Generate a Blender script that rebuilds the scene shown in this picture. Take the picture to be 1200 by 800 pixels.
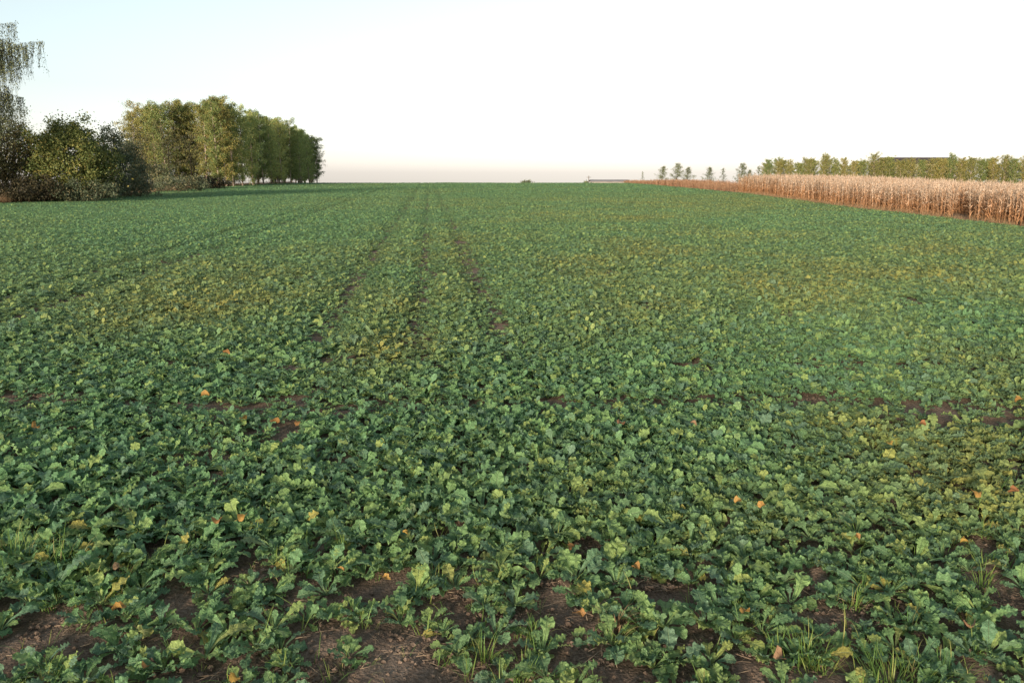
import bpy, math, random
import numpy as np
from mathutils import Vector, Matrix, Euler

for o in list(bpy.data.objects):
    bpy.data.objects.remove(o, do_unlink=True)
scene = bpy.context.scene
COL = scene.collection
random.seed(7)
R = math.radians

# ------------------------------------------------------------------ camera, sky, sun, exposure
EYE = 2.2                      # eye above the field
FPX = 942.0                    # focal length in pixels of the 1200 px wide photograph
HZ = 202.0                     # eye level in the photograph
PITCH = math.atan((400 - HZ) / FPX)
CP, SP = math.cos(PITCH), math.sin(PITCH)
cam = bpy.data.cameras.new('camera')
cam.sensor_width = 36.0
cam.lens = FPX / 1200 * 36
cam.clip_start = 0.05
cam.clip_end = 6000
camo = bpy.data.objects.new('camera', cam)
camo.location = (0, 0, EYE)
camo.rotation_euler = (math.pi / 2 - PITCH, 0, 0)
COL.objects.link(camo)
scene.camera = camo

SUN_AZ, SUN_EL = R(204), R(12)   # low, behind the camera and a little to the left
world = bpy.data.worlds.new('World')
scene.world = world
world.use_nodes = True
wn = world.node_tree.nodes
wl = world.node_tree.links
bg = wn['Background']
sky = wn.new('ShaderNodeTexSky')
sky.sky_type = 'NISHITA'
sky.sun_disc = False
sky.sun_elevation = SUN_EL
sky.sun_rotation = SUN_AZ
sky.altitude = 200
sky.air_density = 1.0
sky.dust_density = 0.66
sky.ozone_density = 2.0
veil = wn.new('ShaderNodeHueSaturation')      # a thin bright veil of high haze takes most of the blue out of the sky
veil.inputs['Saturation'].default_value = 0.40
veil.inputs['Hue'].default_value = 0.46
wl.new(sky.outputs['Color'], veil.inputs['Color'])
wl.new(veil.outputs[0], bg.inputs['Color'])
bg.inputs['Strength'].default_value = 0.063

sun = bpy.data.lights.new('sun', 'SUN')
sun.energy = 2.2
sun.color = (1.0, 0.82, 0.64)
sun.angle = R(9)
suno = bpy.data.objects.new('sun', sun)
sd = Vector((math.sin(SUN_AZ) * math.cos(SUN_EL), math.cos(SUN_AZ) * math.cos(SUN_EL), math.sin(SUN_EL)))
suno.rotation_euler = sd.to_track_quat('Z', 'Y').to_euler()
suno.location = (-20, -40, 30)
COL.objects.link(suno)
vs = scene.view_settings
vs.view_transform = 'Standard'
vs.look = 'None'
vs.gamma = 1
vs.use_curve_mapping = False
vs.exposure = 1.82

# ------------------------------------------------------------------ helpers
def ray(px, py):
    cx, cy = (px - 600) / FPX, (400 - py) / FPX
    return Vector((cx, CP + cy * SP, -SP + cy * CP))

def ground(px, py, z=0.0):
    d = ray(px, py)
    k = (z - EYE) / d.z
    return Vector((d.x * k, d.y * k, z))

def at(px, py, dist):
    d = ray(px, py)
    k = dist / d.y
    return Vector((d.x * k, dist, EYE + d.z * k))

def project(x, y, z):
    dy, dz = y, z - EYE
    depth = dy * CP - dz * SP
    up = dy * SP + dz * CP
    depth = np.maximum(depth, 1e-3)
    return 600 + FPX * x / depth, 400 - FPX * up / depth

def _hash(ix, iy, seed):
    n = (ix.astype(np.int64) * 374761393 + iy.astype(np.int64) * 668265263 + seed * 974711) & 0xFFFFFFFF
    n = ((n ^ (n >> 13)) * 1274126177) & 0xFFFFFFFF
    n = ((n ^ (n >> 16)) * 2246822519) & 0xFFFFFFFF
    return ((n ^ (n >> 15)) & 0xFFFFFF) / float(0xFFFFFF)

def vnoise(x, y, seed=0):
    x = np.asarray(x, float); y = np.asarray(y, float)
    ix, iy = np.floor(x), np.floor(y)
    fx, fy = x - ix, y - iy
    fx = fx * fx * (3 - 2 * fx); fy = fy * fy * (3 - 2 * fy)
    a = _hash(ix, iy, seed); b = _hash(ix + 1, iy, seed)
    c = _hash(ix, iy + 1, seed); d = _hash(ix + 1, iy + 1, seed)
    return (a * (1 - fx) + b * fx) * (1 - fy) + (c * (1 - fx) + d * fx) * fy

def fbm(x, y, seed=0, octaves=4):
    s, amp, tot = 0, 1.0, 0
    for k in range(octaves):
        s = s + amp * vnoise(x * 2 ** k, y * 2 ** k, seed + 17 * k)
        tot += amp
        amp *= 0.5
    return s / tot

def sstep(a, b, x):
    t = np.clip((x - a) / (b - a), 0, 1)
    return t * t * (3 - 2 * t)

CREST = 164.0
def maize_edge(y):
    return 21.4 + 4.0 * sstep(34, 92, y)

def terrain(x, y):
    x = np.asarray(x, float); y = np.asarray(y, float)
    t = np.maximum(0, y - CREST)
    z = -np.where(t < 10, 0.0016 * t * t, 0.16 + 0.032 * (t - 10))
    z = z - 0.010 * np.clip(x - maize_edge(y) - 2, 0, 400)
    z = z + (fbm(x * 0.07, y * 0.07, 3, 2) - 0.5) * 0.16 * sstep(12, 40, y)
    return z

def mesh_obj(name, verts, faces, mat=None, parent=None, smooth=True, uv=None, tint=None, link=True):
    me = bpy.data.meshes.new(name)
    verts = np.asarray(verts, dtype=np.float64)
    me.from_pydata(verts.tolist(), [], faces if isinstance(faces, list) else faces.tolist())
    finish_mesh(me, mat, smooth, uv, tint)
    return link_obj(name, me, parent, link)

def finish_mesh(me, mat, smooth=True, uv=None, tint=None):
    if mat: me.materials.append(mat)
    if smooth: me.polygons.foreach_set('use_smooth', [True] * len(me.polygons))
    if uv is not None:
        l = me.uv_layers.new(name='UVMap')
        vi = np.zeros(len(me.loops), dtype=np.int32)
        me.loops.foreach_get('vertex_index', vi)
        l.data.foreach_set('uv', np.asarray(uv, dtype=np.float32)[vi].ravel())
    if tint is not None:
        a = me.attributes.new('tint', 'FLOAT', 'POINT')
        a.data.foreach_set('value', np.asarray(tint, dtype=np.float32))
    me.update()

def link_obj(name, me, parent=None, link=True):
    o = bpy.data.objects.new(name, me)
    if link: COL.objects.link(o)
    if parent is not None: o.parent = parent
    return o

def empty(name, loc, rz=0.0):
    o = bpy.data.objects.new(name, None)
    o.empty_display_size = 0.1
    o.location = loc
    o.rotation_euler = (0, 0, rz)
    COL.objects.link(o)
    return o

def tag(o, label=None, cat=None, group=None, kind=None):
    if label: o['label'] = label
    if cat: o['category'] = cat
    if group: o['group'] = group
    if kind: o['kind'] = kind
    return o

class Geo:
    """collects vertex / face / uv / tint blocks into one mesh"""
    def __init__(s):
        s.v, s.f, s.u, s.t, s.n = [], [], [], [], 0
    def add(s, v, f, uv=None, tint=0.0):
        v = np.asarray(v, float)
        s.v.append(v)
        s.f.extend([tuple(int(i) + s.n for i in q) for q in f])
        s.u.append(np.zeros((len(v), 2)) if uv is None else uv)
        s.t.append(np.full(len(v), tint) if np.isscalar(tint) else np.asarray(tint))
        s.n += len(v)
    def quads(s, P, tint):
        """P: (n,4,3) quads"""
        n = len(P)
        idx = (np.arange(n * 4) + s.n).reshape(n, 4)
        s.v.append(P.reshape(-1, 3))
        s.f.extend(map(tuple, idx.tolist()))
        s.u.append(np.tile(np.array([[0, 0], [1, 0], [1, 1], [0, 1]], float), (n, 1)))
        s.t.append(np.repeat(tint, 4))
        s.n += n * 4
    def mesh(s, name, mat, smooth=True):
        me = bpy.data.meshes.new(name)
        me.from_pydata(np.concatenate(s.v).tolist(), [], s.f)
        finish_mesh(me, mat, smooth, np.concatenate(s.u), np.concatenate(s.t))
        return me
    def build(s, name, mat, parent=None, smooth=True, link=True):
        return link_obj(name, s.mesh(name, mat, smooth), parent, link)

def tube_geo(pts, rad, sides=6):
    pts = [Vector(p) for p in pts]
    v, f = [], []
    for i, p in enumerate(pts):
        d = (pts[min(i + 1, len(pts) - 1)] - pts[max(i - 1, 0)]).normalized()
        a = d.orthogonal().normalized() if abs(d.z) > 0.999 else d.cross(Vector((0, 0, 1))).normalized()
        b = d.cross(a)
        for k in range(sides):
            t = 2 * math.pi * k / sides
            v.append(p + (a * math.cos(t) + b * math.sin(t)) * rad[i])
    for i in range(len(pts) - 1):
        for k in range(sides):
            k2 = (k + 1) % sides
            f.append((i * sides + k, i * sides + k2, (i + 1) * sides + k2, (i + 1) * sides + k))
    f.append(tuple(range(sides - 1, -1, -1)))
    n = (len(pts) - 1) * sides
    f.append(tuple(range(n, n + sides)))
    return np.array([tuple(q) for q in v]), f

# ------------------------------------------------------------------ materials
def new_mat(name):
    m = bpy.data.materials.new(name)
    m.use_nodes = True
    nt = m.node_tree
    return m, nt, nt.nodes, nt.links, nt.nodes['Principled BSDF']

def ramp(nodes, stops):
    r = nodes.new('ShaderNodeValToRGB')
    e = r.color_ramp.elements
    while len(e) < len(stops): e.new(0.5)
    for i, (p, c) in enumerate(stops):
        e[i].position = p
        e[i].color = (*c, 1)
    return r

def mathn(nodes, links, op, a, b=None, c=None, clamp=False):
    n = nodes.new('ShaderNodeMath')
    n.operation = op
    n.use_clamp = clamp
    for i, x in enumerate((a, b, c)):
        if x is None: continue
        if isinstance(x, (int, float)): n.inputs[i].default_value = x
        else: links.new(x, n.inputs[i])
    return n.outputs[0]

def mixc(nodes, links, fac, a, b, mode='MIX'):
    n = nodes.new('ShaderNodeMix')
    n.data_type = 'RGBA'
    n.blend_type = mode
    def setin(i, x):
        if isinstance(x, tuple): n.inputs[i].default_value = (*x, 1)
        elif isinstance(x, (int, float)): n.inputs[i].default_value = x
        else: links.new(x, n.inputs[i])
    setin(0, fac); setin(6, a); setin(7, b)
    return n.outputs[2]

def attr(nodes, name, typ='GEOMETRY'):
    a = nodes.new('ShaderNodeAttribute')
    a.attribute_type = typ
    a.attribute_name = name
    return a.outputs['Fac']

def random_of(nodes, links):
    oi = nodes.new('ShaderNodeObjectInfo')
    return mathn(nodes, links, 'FRACT', mathn(nodes, links, 'ADD', oi.outputs['Random'], attr(nodes, 'tint')))

def translucent_mix(nt, nodes, links, bsdf, color, fac):
    tr = nodes.new('ShaderNodeBsdfTranslucent')
    links.new(color, tr.inputs['Color'])
    mx = nodes.new('ShaderNodeMixShader')
    mx.inputs[0].default_value = fac
    links.new(bsdf.outputs[0], mx.inputs[1])
    links.new(tr.outputs[0], mx.inputs[2])
    links.new(mx.outputs[0], nodes['Material Output'].inputs['Surface'])

def crop_leaf_material():
    m, nt, N, L, b = new_mat('rapeseed_leaf')
    r = random_of(N, L)
    yel = attr(N, 'yel', 'INSTANCER')
    cr = ramp(N, [(0.0, (0.122, 0.224, 0.137)), (0.16, (0.104, 0.229, 0.113)), (0.40, (0.124, 0.276, 0.113)), (0.70, (0.161, 0.323, 0.108)),  # blue-grey first stop: sky sheen on some leaves, painted into their colour
                  (0.90, (0.228, 0.365, 0.108)), (1.0, (0.296, 0.388, 0.096))])
    L.new(r, cr.inputs[0])
    # leaves age from green through olive to yellow
    age = mathn(N, L, 'MULTIPLY_ADD', r, 0.8, -0.35)
    yf = mathn(N, L, 'MULTIPLY', yel, mathn(N, L, 'ADD', 0.5, age), clamp=True)
    col = mixc(N, L, yf, cr.outputs[0], (0.34, 0.31, 0.065))
    uv = N.new('ShaderNodeUVMap')
    sx = N.new('ShaderNodeSeparateXYZ')
    L.new(uv.outputs[0], sx.inputs[0])
    au = mathn(N, L, 'ABSOLUTE', mathn(N, L, 'SUBTRACT', sx.outputs[0], 0.5))
    mid = mathn(N, L, 'SUBTRACT', 1.0, mathn(N, L, 'MULTIPLY', au, 22.0), clamp=True)
    sv = mathn(N, L, 'SINE', mathn(N, L, 'MULTIPLY', mathn(N, L, 'SUBTRACT', sx.outputs[1], mathn(N, L, 'MULTIPLY', au, 0.55)), 38.0))
    sv = mathn(N, L, 'MULTIPLY_ADD', sv, 6.0, -5.1, clamp=True)
    vein = mathn(N, L, 'MAXIMUM', mathn(N, L, 'MULTIPLY', mid, 0.75), mathn(N, L, 'MULTIPLY', sv, 0.35))
    no = N.new('ShaderNodeTexNoise')
    no.inputs['Scale'].default_value = 60
    no.inputs['Detail'].default_value = 3
    tc = N.new('ShaderNodeTexCoord')
    L.new(tc.outputs['Object'], no.inputs['Vector'])
    mot = mathn(N, L, 'MULTIPLY_ADD', no.outputs[0], 1.3, 0.38)
    hs = N.new('ShaderNodeHueSaturation')
    L.new(col, hs.inputs['Color'])
    L.new(mot, hs.inputs['Value'])
    hs.inputs['Saturation'].default_value = 0.95
    col2 = mixc(N, L, vein, hs.outputs[0], (0.25, 0.34, 0.17))
    # the underside is paler
    geo = N.new('ShaderNodeNewGeometry')
    col3 = mixc(N, L, mathn(N, L, 'MULTIPLY', geo.outputs['Backfacing'], 0.35), col2, (0.19, 0.27, 0.15))
    L.new(col3, b.inputs['Base Color'])
    b.inputs['Roughness'].default_value = 0.58
    b.inputs['Specular IOR Level'].default_value = 0.35
    bp = N.new('ShaderNodeBump')
    bp.inputs['Strength'].default_value = 0.9
    bp.inputs['Distance'].default_value = 0.010
    L.new(mathn(N, L, 'ADD', no.outputs[0], mathn(N, L, 'MULTIPLY', vein, -0.6)), bp.inputs['Height'])
    L.new(bp.outputs[0], b.inputs['Normal'])
    tcol = N.new('ShaderNodeGamma'); tcol.inputs[1].default_value = 0.75      # light through a leaf comes out yellower and brighter
    L.new(col2, tcol.inputs[0])
    translucent_mix(nt, N, L, b, tcol.outputs[0], 0.38)
    return m

def leafy(name, stops, rough=0.6, trans=0.25, backface=None):
    m, nt, N, L, b = new_mat(name)
    r = random_of(N, L)
    cr = ramp(N, stops)
    L.new(r, cr.inputs[0])
    L.new(cr.outputs[0], b.inputs['Base Color'])
    b.inputs['Roughness'].default_value = rough
    b.inputs['Specular IOR Level'].default_value = 0.25
    translucent_mix(nt, N, L, b, cr.outputs[0], trans)
    return m

def tinted(name, stops, rough=0.75, trans=0.15, spread=0.25):
    """colour along 'tint' (0..1), shifted a little for each object"""
    m, nt, N, L, b = new_mat(name)
    oi = N.new('ShaderNodeObjectInfo')
    f = mathn(N, L, 'ADD', attr(N, 'tint'), mathn(N, L, 'MULTIPLY_ADD', oi.outputs['Random'], spread, -spread / 2), clamp=True)
    cr = ramp(N, stops)
    L.new(f, cr.inputs[0])
    hs = N.new('ShaderNodeHueSaturation')
    L.new(cr.outputs[0], hs.inputs['Color'])
    L.new(mathn(N, L, 'MULTIPLY_ADD', mathn(N, L, 'FRACT', mathn(N, L, 'MULTIPLY', oi.outputs['Random'], 7.3)), 0.5, 0.75), hs.inputs['Value'])
    L.new(hs.outputs[0], b.inputs['Base Color'])
    b.inputs['Roughness'].default_value = rough
    b.inputs['Specular IOR Level'].default_value = 0.2
    translucent_mix(nt, N, L, b, hs.outputs[0], trans)
    return m

def noisy(name, stops, scale, rough=0.9, bump=0.0, bdist=0.02, detail=6, coord='Object', stretch=(1, 1, 1)):
    m, nt, N, L, b = new_mat(name)
    tc = N.new('ShaderNodeTexCoord')
    mp = N.new('ShaderNodeMapping')
    mp.inputs['Scale'].default_value = stretch
    L.new(tc.outputs[coord], mp.inputs[0])
    no = N.new('ShaderNodeTexNoise')
    no.inputs['Scale'].default_value = scale
    no.inputs['Detail'].default_value = detail
    L.new(mp.outputs[0], no.inputs['Vector'])
    cr = ramp(N, stops)
    L.new(no.outputs[0], cr.inputs[0])
    L.new(cr.outputs[0], b.inputs['Base Color'])
    b.inputs['Roughness'].default_value = rough
    b.inputs['Specular IOR Level'].default_value = 0.2
    if bump:
        bp = N.new('ShaderNodeBump')
        bp.inputs['Strength'].default_value = bump
        bp.inputs['Distance'].default_value = bdist
        L.new(no.outputs[0], bp.inputs['Height'])
        L.new(bp.outputs[0], b.inputs['Normal'])
    return m

def soil_material():
    m, nt, N, L, b = new_mat('soil')
    tc = N.new('ShaderNodeTexCoord')
    n1 = N.new('ShaderNodeTexNoise'); n1.inputs['Scale'].default_value = 3.0; n1.inputs['Detail'].default_value = 8
    n2 = N.new('ShaderNodeTexNoise'); n2.inputs['Scale'].default_value = 55; n2.inputs['Detail'].default_value = 6
    for n in (n1, n2): L.new(tc.outputs['Object'], n.inputs['Vector'])
    cr = ramp(N, [(0.32, (0.064, 0.047, 0.035)), (0.5, (0.148, 0.107, 0.079)), (0.68, (0.253, 0.196, 0.152))])
    L.new(mathn(N, L, 'ADD', mathn(N, L, 'MULTIPLY', n1.outputs[0], 0.5), mathn(N, L, 'MULTIPLY', n2.outputs[0], 0.5)), cr.inputs[0])
    L.new(cr.outputs[0], b.inputs['Base Color'])
    b.inputs['Roughness'].default_value = 0.95
    b.inputs['Specular IOR Level'].default_value = 0.15
    bp = N.new('ShaderNodeBump'); bp.inputs['Strength'].default_value = 0.9; bp.inputs['Distance'].default_value = 0.02
    L.new(n2.outputs[0], bp.inputs['Height'])
    L.new(bp.outputs[0], b.inputs['Normal'])
    return m

M = {}
M['soil'] = soil_material()
M['crop'] = crop_leaf_material()
M['grass'] = leafy('green_grass', [(0, (0.078, 0.169, 0.039)), (0.5, (0.143, 0.234, 0.052)), (0.85, (0.221, 0.260, 0.065)), (1, (0.364, 0.312, 0.130))], 0.5, 0.3)
M['dry_grass'] = leafy('dry_grass', [(0, (0.192, 0.120, 0.060)), (0.5, (0.324, 0.216, 0.120)), (1, (0.432, 0.312, 0.180))], 0.7, 0.2)
M['straw'] = leafy('straw', [(0, (0.14, 0.10, 0.07)), (.6, (0.24, 0.18, 0.12)), (1, (0.36, 0.28, 0.19))], 0.6, 0.05)
M['fallen'] = leafy('fallen_leaf', [(0, (0.30, 0.155, 0.055)), (0.35, (0.40, 0.27, 0.06)), (0.6, (0.34, 0.17, 0.06)), (0.8, (0.24, 0.10, 0.05)), (1, (0.34, 0.22, 0.13))], 0.7, 0.25)
def spotted(m):
    N, L = m.node_tree.nodes, m.node_tree.links
    no = N.new('ShaderNodeTexNoise'); no.inputs['Scale'].default_value = 90; no.inputs['Detail'].default_value = 4
    tc = N.new('ShaderNodeTexCoord'); L.new(tc.outputs['Object'], no.inputs['Vector'])
    f = mathn(N, L, 'MULTIPLY_ADD', no.outputs[0], 4.0, -2.0, clamp=True)
    rp = next(n for n in N if n.type == 'VALTORGB')
    c = mixc(N, L, f, rp.outputs[0], (0.12, 0.065, 0.035))
    L.new(c, N['Principled BSDF'].inputs['Base Color'])
spotted(M['fallen'])
M['maize'] = tinted('dry_maize', [(0, (0.401, 0.211, 0.097)), (0.4, (0.477, 0.280, 0.153)), (0.75, (0.525, 0.383, 0.263)), (1, (0.553, 0.439, 0.331))], 0.7, 0.32, 0.35)  # foot-to-top fade: warm sunlight painted into the lower orange, plus the leaves' own tone
M['weeds'] = tinted('dry_weeds', [(0, (0.264, 0.145, 0.077)), (0.5, (0.370, 0.209, 0.121)), (1, (0.436, 0.306, 0.189))], 0.8, 0.15, 0.6)
M['birch_leaf'] = leafy('birch_leaves', [(0, (0.104, 0.164, 0.055)), (0.5, (0.168, 0.217, 0.070)), (0.85, (0.262, 0.271, 0.078)), (1, (0.399, 0.326, 0.088))], 0.6, 0.25)
M['birch_gold'] = leafy('birch_leaves_gold', [(0, (0.139, 0.172, 0.058)), (0.5, (0.227, 0.232, 0.071)), (1, (0.390, 0.302, 0.087))], 0.6, 0.25)
M['birch_dark'] = leafy('birch_leaves_green', [(0, (0.220, 0.306, 0.123)), (0.6, (0.356, 0.434, 0.161)), (1, (0.645, 0.563, 0.174))], 0.6, 0.22)
M['grey_leaf'] = leafy('grey_green_leaves', [(0, (0.098, 0.123, 0.064)), (0.6, (0.163, 0.189, 0.096)), (1, (0.244, 0.258, 0.115))], 0.55, 0.25)
M['bush_olive'] = leafy('olive_leaves', [(0, (0.069, 0.103, 0.032)), (0.5, (0.139, 0.162, 0.046)), (1, (0.301, 0.243, 0.069))], 0.6, 0.15)
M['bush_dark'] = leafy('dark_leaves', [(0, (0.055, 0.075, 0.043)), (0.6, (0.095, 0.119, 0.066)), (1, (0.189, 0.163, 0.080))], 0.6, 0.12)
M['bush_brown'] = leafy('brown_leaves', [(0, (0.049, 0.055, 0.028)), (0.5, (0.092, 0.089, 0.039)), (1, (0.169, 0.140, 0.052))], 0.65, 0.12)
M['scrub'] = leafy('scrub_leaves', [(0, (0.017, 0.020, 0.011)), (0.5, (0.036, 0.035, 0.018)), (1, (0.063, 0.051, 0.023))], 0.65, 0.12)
M['bark_dark'] = noisy('dark_bark', [(0.3, (0.030, 0.022, 0.017)), (0.7, (0.075, 0.055, 0.042))], 9, 0.9, 0.6, 0.03)
M['bark_birch'] = noisy('birch_bark', [(0.36, (0.07, 0.055, 0.045)), (0.46, (0.38, 0.30, 0.24)), (0.8, (0.52, 0.43, 0.36))], 3.0, 0.75, 0.3, 0.02, stretch=(1, 1, 0.7))
M['wall_pale'] = noisy('pale_wall', [(0.3, (0.34, 0.30, 0.27)), (0.7, (0.44, 0.40, 0.36))], 0.6, 0.85)
M['roof_dark'] = noisy('dark_roof', [(0.3, (0.045, 0.034, 0.034)), (0.7, (0.085, 0.065, 0.062))], 0.9, 0.8)
M['roof_pale'] = noisy('pale_roof', [(0.3, (0.210, 0.196, 0.196)), (0.7, (0.280, 0.259, 0.252))], 0.5, 0.8)
M['wood'] = noisy('weathered_wood', [(0.3, (0.09, 0.07, 0.055)), (0.7, (0.16, 0.13, 0.10))], 4, 0.9)
M['glass'] = noisy('dark_glass', [(0.3, (0.02, 0.025, 0.03)), (0.7, (0.03, 0.035, 0.04))], 1, 0.15)

# ------------------------------------------------------------------ the ground, one sheet to the horizon
def axis(parts):
    out = []
    for a, b, step in parts:
        n = max(1, int(round((b - a) / step)))
        out += list(np.linspace(a, b, n, endpoint=False))
    out.append(parts[-1][1])
    return np.array(out)

xs = axis([(-2500, -300, 440), (-300, -60, 20), (-60, -20, 4), (-20, -5, 0.5), (-5, 5, 0.032), (5, 20, 0.5), (20, 60, 4), (60, 300, 20), (300, 2500, 440)])
ys = axis([(-400, -20, 60), (-20, 0, 2), (0, 2.2, 0.2), (2.2, 7.5, 0.032), (7.5, 20, 0.25), (20, 60, 1.5), (60, 200, 4), (200, 600, 25), (600, 3000, 240)])
X, Y = np.meshgrid(xs, ys)
Z = terrain(X, Y)
near = sstep(30, 9, Y) * sstep(14, 6, np.abs(X))
clod = fbm(X * 3.2, Y * 3.2, 11, 4) - 0.5
crumb = np.abs(fbm(X * 11, Y * 11, 23, 3) - 0.5)
Z = Z + near * (clod * 0.07 + crumb * 0.05 - 0.008)
nx, ny = len(xs), len(ys)
gi = np.arange(nx * ny).reshape(ny, nx)
F = np.stack([gi[:-1, :-1], gi[:-1, 1:], gi[1:, 1:], gi[1:, :-1]], -1).reshape(-1, 4)
gnd = mesh_obj('ground', np.stack([X, Y, Z], -1).reshape(-1, 3), F, M['soil'])
tag(gnd, kind='structure')

# ------------------------------------------------------------------ scattering: one object of stuff that stands many small plants
def scatter(name, protos, pos, rot, scl, idx, extra, label, cat):
    col = bpy.data.collections.new(name + '_kinds')
    for k, me in enumerate(protos):
        col.objects.link(bpy.data.objects.new('%s_kind_%02d' % (name, k), me))
    me = bpy.data.meshes.new(name)
    me.vertices.add(len(pos))
    me.vertices.foreach_set('co', np.asarray(pos, np.float32).ravel())
    def put(nm, typ, key, val):
        me.attributes.new(nm, typ, 'POINT').data.foreach_set(key, val)
    put('rot', 'FLOAT_VECTOR', 'vector', np.asarray(rot, np.float32).ravel())
    put('scl', 'FLOAT', 'value', np.asarray(scl, np.float32))
    put('idx', 'INT', 'value', np.asarray(idx, np.int32))
    for k, v in extra.items(): put(k, 'FLOAT', 'value', np.asarray(v, np.float32))
    o = link_obj(name, me)
    g = bpy.data.node_groups.new(name + '_nodes', 'GeometryNodeTree')
    g.interface.new_socket('Geometry', in_out='INPUT', socket_type='NodeSocketGeometry')
    g.interface.new_socket('Geometry', in_out='OUTPUT', socket_type='NodeSocketGeometry')
    n, l = g.nodes, g.links
    gi_, go_ = n.new('NodeGroupInput'), n.new('NodeGroupOutput')
    ci = n.new('GeometryNodeCollectionInfo')
    ci.inputs['Collection'].default_value = col
    ci.inputs['Separate Children'].default_value = True
    ci.inputs['Reset Children'].default_value = True
    ip = n.new('GeometryNodeInstanceOnPoints')
    ip.inputs['Pick Instance'].default_value = True
    def named(nm, typ):
        a = n.new('GeometryNodeInputNamedAttribute'); a.data_type = typ
        a.inputs['Name'].default_value = nm
        return a.outputs['Attribute']
    e2r = n.new('FunctionNodeEulerToRotation')
    l.new(named('rot', 'FLOAT_VECTOR'), e2r.inputs[0])
    l.new(gi_.outputs[0], ip.inputs['Points'])
    l.new(ci.outputs[0], ip.inputs['Instance'])
    l.new(named('idx', 'INT'), ip.inputs['Instance Index'])
    l.new(e2r.outputs[0], ip.inputs['Rotation'])
    l.new(named('scl', 'FLOAT'), ip.inputs['Scale'])
    l.new(ip.outputs[0], go_.inputs[0])
    md = o.modifiers.new('scatter', 'NODES')
    md.node_group = g
    tag(o, label, cat, kind='stuff')
    return o

# ------------------------------------------------------------------ rapeseed leaves and plants
def leaf_geo(rng, young=False, ns=9, nu=4, npet=3):
    L = rng.uniform(0.056, 0.092) * (0.75 if young else 1)
    W = L * rng.uniform(0.78, 1.02) * (0.85 if young else 1)
    pet = rng.uniform(0.06, 0.14) * (0.75 if young else 1)
    th0 = rng.uniform(0.9, 1.3) if young else rng.uniform(0.65, 1.2)
    th1 = rng.uniform(-0.3, 0.6) if young else rng.uniform(-0.7, 0.35)
    fold = rng.uniform(0.05, 0.4)
    ruff = rng.uniform(0.16, 0.40)
    ph = rng.uniform(0, 6.28, 4)
    yaw = rng.uniform(-0.5, 0.5)
    nl = rng.choice([2.5, 3.0, 3.5])
    jag = rng.uniform(0.05, 0.17)
    st = [(i / npet, -1) for i in range(npet)] + [(0, i / ns) for i in range(ns + 1)]
    sl = [pet * a if t < 0 else pet + L * t for a, t in st]
    c = np.zeros(3); ang = th0
    prev = 0.0
    V, U = [], []
    us = np.linspace(-1, 1, nu + 1)
    for (a, t), s in zip(st, sl):
        q = s / (pet + L)
        th = th0 + (th1 - th0) * q ** 1.3
        psi = yaw * q
        T = np.array([math.cos(th) * math.cos(psi), math.cos(th) * math.sin(psi), math.sin(th)])
        c = c + T * (s - prev); prev = s
        B = np.array([-math.sin(psi), math.cos(psi), 0.0])
        Nn = np.cross(T, B)
        for u in us:
            if t < 0:
                w = 0.0045 + (0.008 * rng.uniform(0.2, 1.0) if a > 0.5 and not young else 0)
            else:
                prof = (math.sin(math.pi * min(1, 0.06 + 0.94 * t) ** 0.85)) ** 0.62 if t < 1 else 0.16
                side = 0 if u < 0 else 1
                lob = 1 + jag * math.sin(2 * math.pi * nl * t + ph[side]) + rng.uniform(-0.06, 0.06)
                w = max(0.006, 0.5 * W * prof * lob)
                if abs(u) > 0.9: w *= 1.0 + 0.05 * math.sin(40 * t)
            lift = fold * abs(u) * w
            if t >= 0:
                lift += ruff * W * 0.5 * u * u * math.sin(2 * math.pi * nl * t + ph[2 + (u > 0)]) 
            V.append(c + B * (u * w) + Nn * lift)
            U.append((0.5 + 0.5 * u * (w / (0.5 * W) if t < 0 else 1), 0 if t < 0 else t))
    m = nu + 1
    Fc = [(i * m + j, (i + 1) * m + j, (i + 1) * m + j + 1, i * m + j + 1) for i in range(len(st) - 1) for j in range(nu)]
    return np.array(V), Fc, np.array(U)

rng = np.random.default_rng(5)
OUTER = [leaf_geo(np.random.default_rng(100 + k)) for k in range(14)]
INNER = [leaf_geo(np.random.default_rng(200 + k), True) for k in range(8)]
OUTER1 = [leaf_geo(np.random.default_rng(100 + k), False, 5, 2, 1) for k in range(14)]
INNER1 = [leaf_geo(np.random.default_rng(200 + k), True, 4, 2, 1) for k in range(8)]
OUTER2 = [leaf_geo(np.random.default_rng(100 + k), False, 2, 2, 1) for k in range(14)]
INNER2 = [leaf_geo(np.random.default_rng(200 + k), True, 2, 2, 1) for k in range(8)]

def rosette(rng):
    """[(young, variant, azimuth, tilt, roll, scale)] for one plant"""
    out = []
    no, ni = rng.integers(10, 15), rng.integers(3, 5)
    a = rng.uniform(0, 6.28)
    for k in range(no):
        out.append((False, int(rng.integers(14)), a + k * 2.399 + rng.normal(0, 0.25), rng.normal(0.0, 0.14), rng.normal(0, 0.25), rng.uniform(0.72, 1.18)))
    for k in range(ni):
        out.append((True, int(rng.integers(8)), a + 1 + k * 2.1 + rng.normal(0, 0.3), rng.normal(-0.05, 0.15), rng.normal(0, 0.3), rng.uniform(0.65, 1.05)))
    return out

def plant_mesh(seed, outer, inner):
    rg = np.random.default_rng(seed)
    g = Geo()
    for young, k, az, tilt, roll, s in rosette(rg):
        v, f, u = (inner if young else outer)[k]
        mt = np.array(Euler((roll, tilt, az)).to_matrix())
        g.add((v * s) @ mt.T, f, u, rg.uniform(0, 1))
    return g.mesh('rapeseed_plant', M['crop'])

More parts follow.
